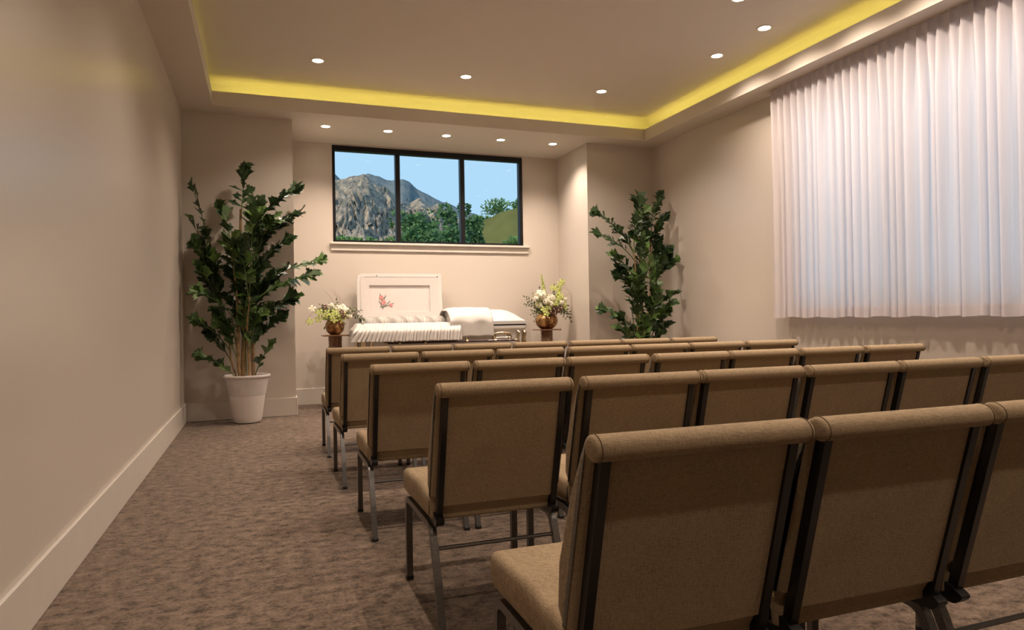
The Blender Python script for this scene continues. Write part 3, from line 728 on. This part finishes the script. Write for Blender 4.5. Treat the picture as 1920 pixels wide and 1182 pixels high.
MB().box(-.72, .72, -.02, .02, .16, .20).build('stretcher', 'wood', bier, None, .004)

# ------------------------------------------------------------------ pedestals and flower arrangements
def pedestal(x, y, h, label):
    t = thing('pedestal', (x, y, 0), label, 'pedestal', 'wooden flower pedestals')
    MB().box(-.155, .155, -.155, .155, h-.016, h).build('top_plate', 'wood', t, None, .003)
    MB().lathe([(.001, .02), (.082, .02), (.082, h-.13), (.076, h-.122), (.082, h-.114), (.082, h-.10), (.076, h-.092), (.082, h-.084), (.082, h-.016), (.001, h-.016)], 28).build('column', 'wood', t, 40)
    MB().box(-.14, .14, -.14, .14, 0, .02).build('base_plate', 'wood', t, None, .003)
PL, PR_ = (.848, 8.78), (3.705, 8.78)
pedestal(*PL, .905, 'walnut pedestal under the flowers left of the casket')
pedestal(*PR_, .915, 'walnut pedestal under the flowers right of the casket')
def floret(mb, p, n, r, R):
    n = Vector(n).normalized(); a = n.orthogonal().normalized(); b = n.cross(a)
    th = R.uniform(0, 6.28)
    for k in range(4):
        c = th+PI/2*k; d = a*math.cos(c)+b*math.sin(c); e = -a*math.sin(c)+b*math.cos(c)
        mb.add([p, p+d*r*.6+e*r*.42+n*r*.12, p+d*r+n*r*.02, p+d*r*.6-e*r*.42+n*r*.12], [(0, 1, 2, 3)])
def hydrangea(t, c, rad, seed, mat='petalw'):
    R = random.Random(seed); mb = MB(); c = Vector(c)
    mb.lathe([(.001, -rad*.6), (rad*.45, -rad*.35), (rad*.6, 0), (rad*.45, rad*.4), (.001, rad*.6)], 10)
    mb.v = [tuple(Vector(v)+c) for v in mb.v]
    for k in range(70):
        z = 1-2*(k+.5)/70; ph = k*2.39996; rr = math.sqrt(1-z*z); n = Vector((rr*math.cos(ph), rr*math.sin(ph), z*.85))
        floret(mb, c+n*rad*R.uniform(.72, 1.02), (n+Vector((R.uniform(-.4,.4), R.uniform(-.4,.4), R.uniform(-.4,.4)))), rad*.36, R)
    mb.build('hydrangea_bloom', mat, t, None)
def orchid(t, c, n, r, seed, mat='petalg'):
    R = random.Random(seed); c = Vector(c); n = Vector(n).normalized(); a = n.orthogonal().normalized(); b = n.cross(a); th = R.uniform(0, 6)
    mb = MB()
    for k in range(5):
        q = th+2*PI*k/5; d = a*math.cos(q)+b*math.sin(q); e = -a*math.sin(q)+b*math.cos(q); V = [c]
        for f, w_, h in ((.3, .16, .12), (.62, .30, .16), (.88, .18, .06), (1, 0, -.04)):
            if w_: V += [c+d*r*f+e*r*w_+n*r*h, c+d*r*f-e*r*w_+n*r*h]
            else: V.append(c+d*r*f+n*r*h)
        mb.add(V, [(0, 1, 2), (1, 3, 4, 2), (3, 5, 6, 4), (5, 7, 6)])
    fl_ = mb.build('orchid_bloom', mat, t, 60)
    MB().tube([c, c+n*r*.2, c+n*r*.38], [r*.10, r*.17, r*.05], 6).build('lip', 'petalw', fl_)
def sprig(t, a, b, c, nl, size, seed, mat='sprig'):
    R = random.Random(seed); a, b, c = Vector(a), Vector(b), Vector(c); mb = MB()
    mb.tube([bez(a, b, c, k/8) for k in range(9)], .0022, 4)
    for k in range(nl):
        f = .3+.7*k/(nl-1); p = bez(a, b, c, f); tg = (bez(a, b, c, min(1, f+.05))-bez(a, b, c, f-.05)).normalized()
        s = tg.cross(Vector((R.uniform(-.4, .4), -1, R.uniform(-.3, .6)))).normalized()*(1 if k % 2 else -1)
        d = (tg*.7+s*.9).normalized() if k < nl-1 else tg
        e = d.cross(Vector((R.uniform(-.5, .5), -1, .4))).normalized(); z = size*R.uniform(.7, 1.15)
        mb.add([p, p+d*z*.5+e*z*.24, p+d*z, p+d*z*.5-e*z*.24], [(0, 1, 2, 3)])
    mb.build('leaf_sprig', mat, t, None)
def twig(t, pts): MB().tube([Vector(p) for p in pts], [.0022-.0014*k/(len(pts)-1) for k in range(len(pts))], 4).build('twig', 'twig', t)
def vase(t, r, h):
    prf = [(.001, 0), (r*.42, 0), (r*.55, .008), (r*.86, h*.22), (r, h*.48), (r*.95, h*.70), (r*.78, h*.90), (r*.68, h), (r*.64, h), (r*.74, h*.88), (r*.9, h*.68), (.001, h*.5)]
    MB().lathe(prf, 48, ribs=12, amp=.012).build('vase', 'vase', t, 50)
FLW = thing('flower_arrangement', (PL[0], PL[1], .905), 'low cream and green flowers in a brown crackle vase left of the casket', 'flowers', 'flower arrangements')
vase(FLW, .118, .205)
R5 = random.Random(5)
for i, (x, y, z, r) in enumerate(((.03, -.05, .31, .062), (.115, -.04, .30, .055), (-.045, .0, .345, .055), (.16, .02, .265, .05), (.10, .03, .345, .045), (.17, -.05, .225, .04))): hydrangea(FLW, (x, y, z), r, i)
for i, (x, y, z) in enumerate(((-.10, -.09, .27), (-.04, -.12, .235), (-.12, -.05, .225), (.03, -.13, .26), (-.19, -.06, .28), (.07, -.12, .20), (-.02, -.13, .19), (-.30, -.05, .17), (-.20, -.05, .195), (0, -.10, .285), (-.27, -.02, .325), (.10, -.11, .24))):
    orchid(FLW, (x, y, z), (x*.8, -1, .35), .052, 30+i, 'petalw' if i in (10,) else 'petalg')
for i, (x, y, z) in enumerate(((.10, -.145, .245), (.07, -.13, .28), (-.13, -.12, .345), (.085, -.14, .225))): orchid(FLW, (x, y, z), (.2, -1, .2), .036, 50+i, 'petald')
for i, (c, nl) in enumerate((((.33, -.06, .18), 10), ((.30, -.05, .30), 9), ((.33, -.03, .20), 8), ((-.13, -.12, .11), 6), ((-.26, -.02, .31), 7), ((.22, -.08, .33), 7), ((-.17, .0, .37), 7), ((.02, -.02, .42), 7), ((.10, -.12, .16), 6), ((-.08, -.13, .17), 6))):
    sprig(FLW, (c[0]*.1, c[1]*.3, .19), (c[0]*.55, c[1]*.8, .30), c, nl, .045, 70+i)
for pts in ([(0, 0, .2), (.0, .02, .34), (-.03, .03, .45), (-.09, .03, .52), (-.14, .02, .57)], [(.02, 0, .2), (.05, .02, .38), (.03, .03, .47), (-.0, .03, .57)], [(.03, 0, .2), (.08, .0, .36), (.06, .02, .46), (.01, .0, .50), (-.04, .0, .56)],
            [(-.03, -.02, .2), (-.15, -.04, .34), (-.26, -.06, .30), (-.33, -.06, .20), (-.37, -.06, .12)], [(-.03, 0, .2), (-.14, .0, .30), (-.28, -.03, .27), (-.36, -.04, .16)], [(0, 0, .2), (-.08, .0, .38), (-.05, .0, .46)], [(.05, .0, .2), (.1, 0, .40), (.03, 0, .53)],
            [(.05, -.05, .2), (.15, -.1, .20), (.12, -.13, .08), (.10, -.14, .03)]): twig(FLW, pts)
R6 = random.Random(66)
def filler(t, n, w, h, z0, seed):
    for i in range(n):
        a = R6.uniform(0, 2*PI); r = w*R6.uniform(.45, 1); c = (r*math.cos(a), -abs(r*math.sin(a))*.6, z0+h*R6.uniform(0, 1)*(1-.5*(r/w)**2))
        sprig(t, (c[0]*.2, c[1]*.3, z0-.04), (c[0]*.6, c[1]*.8, (z0+c[2])/2+.05), c, 7, .05, seed+i, 'sprig')
filler(FLW, 16, .21, .20, .20, 300)
FRW = thing('flower_arrangement', (PR_[0], PR_[1], .915), 'tall white and lime flowers in a bronze globe vase right of the casket', 'flowers', 'flower arrangements')
vase(FRW, .158, .225)
for i, (x, y, z, r) in enumerate(((-.10, -.05, .47, .085), (.035, -.07, .42, .08), (.13, -.06, .34, .055), (.22, .0, .43, .055), (.05, .05, .36, .06), (-.13, -.06, .33, .05), (.27, -.02, .40, .045), (.02, -.12, .345, .045))): hydrangea(FRW, (x, y, z), r, 10+i)
for i, (x, y, z) in enumerate(((-.02, -.14, .30), (-.09, -.13, .27), (.08, -.14, .36), (.15, -.10, .41), (.19, -.08, .46), (-.15, -.08, .36), (.22, -.08, .35), (.10, .0, .57), (.21, .0, .62), (.25, .0, .66), (.17, .0, .56), (-.06, -.15, .22), (.25, -.06, .30))):
    orchid(FRW, (x, y, z), (x*.8, -1, .35), .055, 90+i, 'petalg')
for i, (x, y, z) in enumerate(((.05, -.15, .28), (.12, -.14, .26), (.06, -.15, .22), (-.05, -.13, .38), (.17, -.13, .29), (.0, -.15, .24))): orchid(FRW, (x, y, z), (.2, -1, .1), .045, 120+i, 'petald')
for (x, y, z0, z1, lean) in ((-.03, -.03, .45, .76, -.05), (.15, -.03, .42, .62, .07)):
    mb = MB().tube([(x, y, .2), (x, y, z0)], .005, 6)
    for k in range(60):
        f = k/59; a = k*2.4; p = Vector((x+lean*f, y, z0+(z1-z0)*f)); r = .032*(1-f)**.6+.004
        n = Vector((math.cos(a), math.sin(a), .5)); floret(mb, p+n*r*.7, n, .020*(1-.5*f), R5)
    mb.tube([(x+lean*k/6, y, z0+(z1-z0)*k/6) for k in range(7)], [.022*(1-k/6.5) for k in range(7)], 8)
    mb.build('foxtail_spike', 'petalg', FRW, None)
for i, (c, nl) in enumerate((((-.33, -.06, .44), 11), ((-.32, -.05, .35), 10), ((-.22, -.10, .13), 12), ((.30, -.08, .18), 12), ((.33, -.05, .22), 12), ((.22, -.12, .16), 11), ((.30, -.02, .33), 9), ((-.10, -.02, .55), 7), ((.12, .0, .60), 8), ((.24, .0, .66), 8), ((-.26, -.1, .22), 10), ((-.20, -.02, .48), 8), ((.34, -.05, .12), 10))):
    sprig(FRW, (c[0]*.1, c[1]*.3, .21), (c[0]*.6, c[1]*.8, .36), c, nl, .05, 140+i)
for pts in ([(0, 0, .2), (.1, 0, .5), (.17, 0, .60), (.26, 0, .68)], [(.05, 0, .2), (.18, 0, .5), (.28, .0, .58), (.36, .0, .52), (.38, 0, .44)], [(.05, 0, .2), (.15, .0, .5), (.30, .0, .62), (.33, .0, .55)], [(0, 0, .2), (-.15, 0, .4), (-.2, 0, .55)], [(.05, 0, .2), (.25, .0, .45), (.40, .0, .50)],
            [(0, 0, .2), (-.2, -.03, .36), (-.33, -.04, .30)]): twig(FRW, pts)

filler(FRW, 20, .26, .32, .22, 340)
for i, (x, y, z, r) in enumerate(((-.05, -.13, .38, .05), (.18, -.10, .36, .045), (-.18, -.08, .42, .04))): hydrangea(FRW, (x, y, z), r, 40+i)

# ------------------------------------------------------------------ outside: ground, mountain, hill, trees
YAW, F_ = math.radians(20.0053), 1285.86
def pix_dir(u, v):                            # world direction of a photo pixel (used only to read skyline bearings and heights)
    m = scene.camera.matrix_world.to_3x3(); d = m @ Vector(((u-960)/F_, -(v-591)/F_, -1)); return d/math.hypot(d.x, d.y)
struct(MB().box(-4000, 6000, YA+T+.02, 9000, -.6, -.3).build('ground', 'ground', ang=None))
def interp(tab, x):
    if x <= tab[0][0]: return tab[0][1]
    for (a, b), (c, d) in zip(tab, tab[1:]):
        if x <= c: return b+(d-b)*(x-a)/(c-a)
    return tab[-1][1]
def massif(name, mat, sky, u0, u1, dist0, dist1, rough, nu, nv, label, seed):
    az = []
    for u, v in sky:
        d = pix_dir(u, v); az.append((math.atan2(d.x, d.y), d.z))
    a0 = math.atan2(pix_dir(u0, 400).x, pix_dir(u0, 400).y); a1 = math.atan2(pix_dir(u1, 400).x, pix_dir(u1, 400).y)
    def g(u, v):
        a = a0+(a1-a0)*u; s = min(v/.85, 1.0); back = max(0, (v-.85)/.15)
        dist = dist0+(dist1-dist0)*s + back*dist1*.3
        h = interp(az, a)*dist1+CAMZ
        p = Vector((a*9+seed, s*2.2, seed))
        rn = noise.ridged_multi_fractal(p*1.6, 1.0, 2.1, 6, 1.0, 2.0)-1.0
        fn = noise.fractal(p*7, .9, 2.0, 5)
        gul = noise.ridged_multi_fractal(Vector((a*34+.8*s+seed, s*3.0, 0)), .9, 2.2, 5, 1.0, 2.0)-1.0
        z = h*s**.82*(1-back*.8)
        env = math.sin(PI*min(s, .999))*.8+.05
        z += rough*env*(rn*.55+gul*.5+fn*.25)+rough*.03*fn
        dist += rough*env*1.4*(gul*.7+rn*.5)
        return (math.sin(a)*dist, math.cos(a)*dist, z)
    return struct(MB().grid(g, nu, nv).build(name, mat, ang=80), label)
massif('mountain', 'mtn', [(560, 352), (600, 345), (636, 337), (648, 336), (660, 331), (672, 328), (683, 324.5), (690, 329), (697, 337), (705, 343), (715, 348), (728, 352), (738, 362), (745, 372), (755, 385), (775, 378), (788, 372), (798, 380), (808, 388), (820, 384), (835, 400), (850, 410), (900, 425), (1000, 450)],
       540, 1010, 1900, 2900, 150, 260, 150, 'sunlit rocky mountain seen through the window', 3)
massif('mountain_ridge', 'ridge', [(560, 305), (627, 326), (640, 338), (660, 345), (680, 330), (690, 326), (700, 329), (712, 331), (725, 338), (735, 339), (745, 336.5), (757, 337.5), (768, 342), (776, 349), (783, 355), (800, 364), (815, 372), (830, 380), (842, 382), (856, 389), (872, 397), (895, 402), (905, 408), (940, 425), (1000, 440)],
       540, 1010, 3300, 4300, 130, 160, 60, 'mountain ridge tinted haze blue behind the sunlit mountain', 8)
def hill(u, v):
    x = 8+60*u; y = 57+50*v; k = min(1, (y-57)/12); k = k*k*(3-2*k)
    return (x, y, -.5+k*min(13.4, max(0, (x-9.8)*.87))+.35*noise.noise(Vector((x*.4, y*.4, 0))))
struct(MB().grid(hill, 50, 30).build('hill', 'hill', ang=80), 'smooth olive slope outside at the right of the window')
def tree(x, y, h, rx, zc, rz, n, leaf, label, seed, spiky=False, trunk=.12):
    R = random.Random(seed); t = thing('tree', (x, y, -.3), label, 'tree', 'trees outside the window')
    MB().tube([(0, 0, 0), (.05, 0, h*.4), (0, 0, h*.8)], [trunk, trunk*.7, trunk*.3], 8).build('trunk', 'bark', t)
    mb = MB()
    lumps = [(Vector((R.uniform(-.7, .7)*rx, R.uniform(-.7, .7)*rx, zc+R.uniform(-1, .62)*rz)), R.uniform(.25, .42)*min(rx, rz)) for _ in range(22)]
    for k in range(n):
        if spiky:
            a = R.uniform(0, 6.28); e = R.uniform(.1, 1.4); L = R.uniform(.2, 1); d = Vector((math.cos(a)*math.cos(e)*rx, math.sin(a)*math.cos(e)*rx, math.sin(e)*rz*1.2)); p = Vector((0, 0, zc-rz*.4))+d*L
            q = d.normalized(); 
        else:
            c, r = R.choice(lumps); d = Vector((R.gauss(0, 1), R.gauss(0, 1), R.gauss(0, 1))).normalized(); p = c+d*r*R.uniform(.75, 1.05); q = (d+Vector((R.uniform(-.6, .6), R.uniform(-.6, .6), R.uniform(-.9, .2)))).normalized()
        e_ = q.orthogonal().normalized(); e_ = (e_*math.cos(k)+q.cross(e_)*math.sin(k)); s = leaf*R.uniform(.6, 1.2)
        mb.add([p, p+q*s*.5+e_*s*.3, p+q*s, p+q*s*.5-e_*s*.3], [(0, 1, 2, 3)])
    if spiky:
        for k in range(24):
            a = R.uniform(0, 6.28); e = R.uniform(.2, 1.4); d = Vector((math.cos(a)*math.cos(e)*rx, math.sin(a)*math.cos(e)*rx, math.sin(e)*rz*1.2)); b0 = Vector((0, 0, zc-rz*.5)); mb.tube([b0, b0+d], [.03, .008], 4)
    cr_ = mb.build('foliage', 'tree', t, None); cr_['kind'] = 'stuff'
def at_dist(u, v, dist):
    d = pix_dir(u, v); return d.x*dist, d.y*dist, CAMZ+d.z*dist
for i, (u, v, dist, rx, rz, n, leaf, lab, spk) in enumerate((
    (857, 363, 34, .75, 1.9, 3000, .22, 'tall narrow leafy tree outside, left of the right-hand mullion', False),
    (783, 392, 48, 1.9, 1.5, 3000, .30, 'rounded dark green tree outside in the middle pane', False),
    (800, 424, 30, 1.6, .9, 2600, .22, 'low bright green shrub outside at the foot of the middle pane', False),
    (838, 418, 26, .8, .9, 2200, .20, 'leafy bush outside at the foot of the tall narrow tree', False),
    (884, 398, 44, .6, 1.5, 2200, .28, 'dark green tree outside at the left of the third pane', False),
    (902, 402, 84, 1.3, 2.0, 2600, .36, 'green tree on the skyline of the third pane', False),
    (932, 368, 92, 2.4, 1.8, 700, .38, 'spiky thin-branched tree above the olive slope', True),
    (655, 441, 70, 3.6, 1.0, 2400, .42, 'dark low tree line at the foot of the mountain, left pane', False),
    (722, 446, 56, 2.2, .9, 1800, .36, 'dark low bushes outside at the right of the left pane', False),
    (974, 368, 104, 1.0, 1.6, 1500, .40, 'dark tree outside at the right edge of the window', False),
    (968, 446, 24, .5, .35, 400, .20, 'dark twiggy bush in the lower right window corner', True))):
    x, y, z = at_dist(u, v, dist); top = z+.3
    tree(x, y, top, rx, top-rz, rz, n, leaf, lab, 200+i, spk)
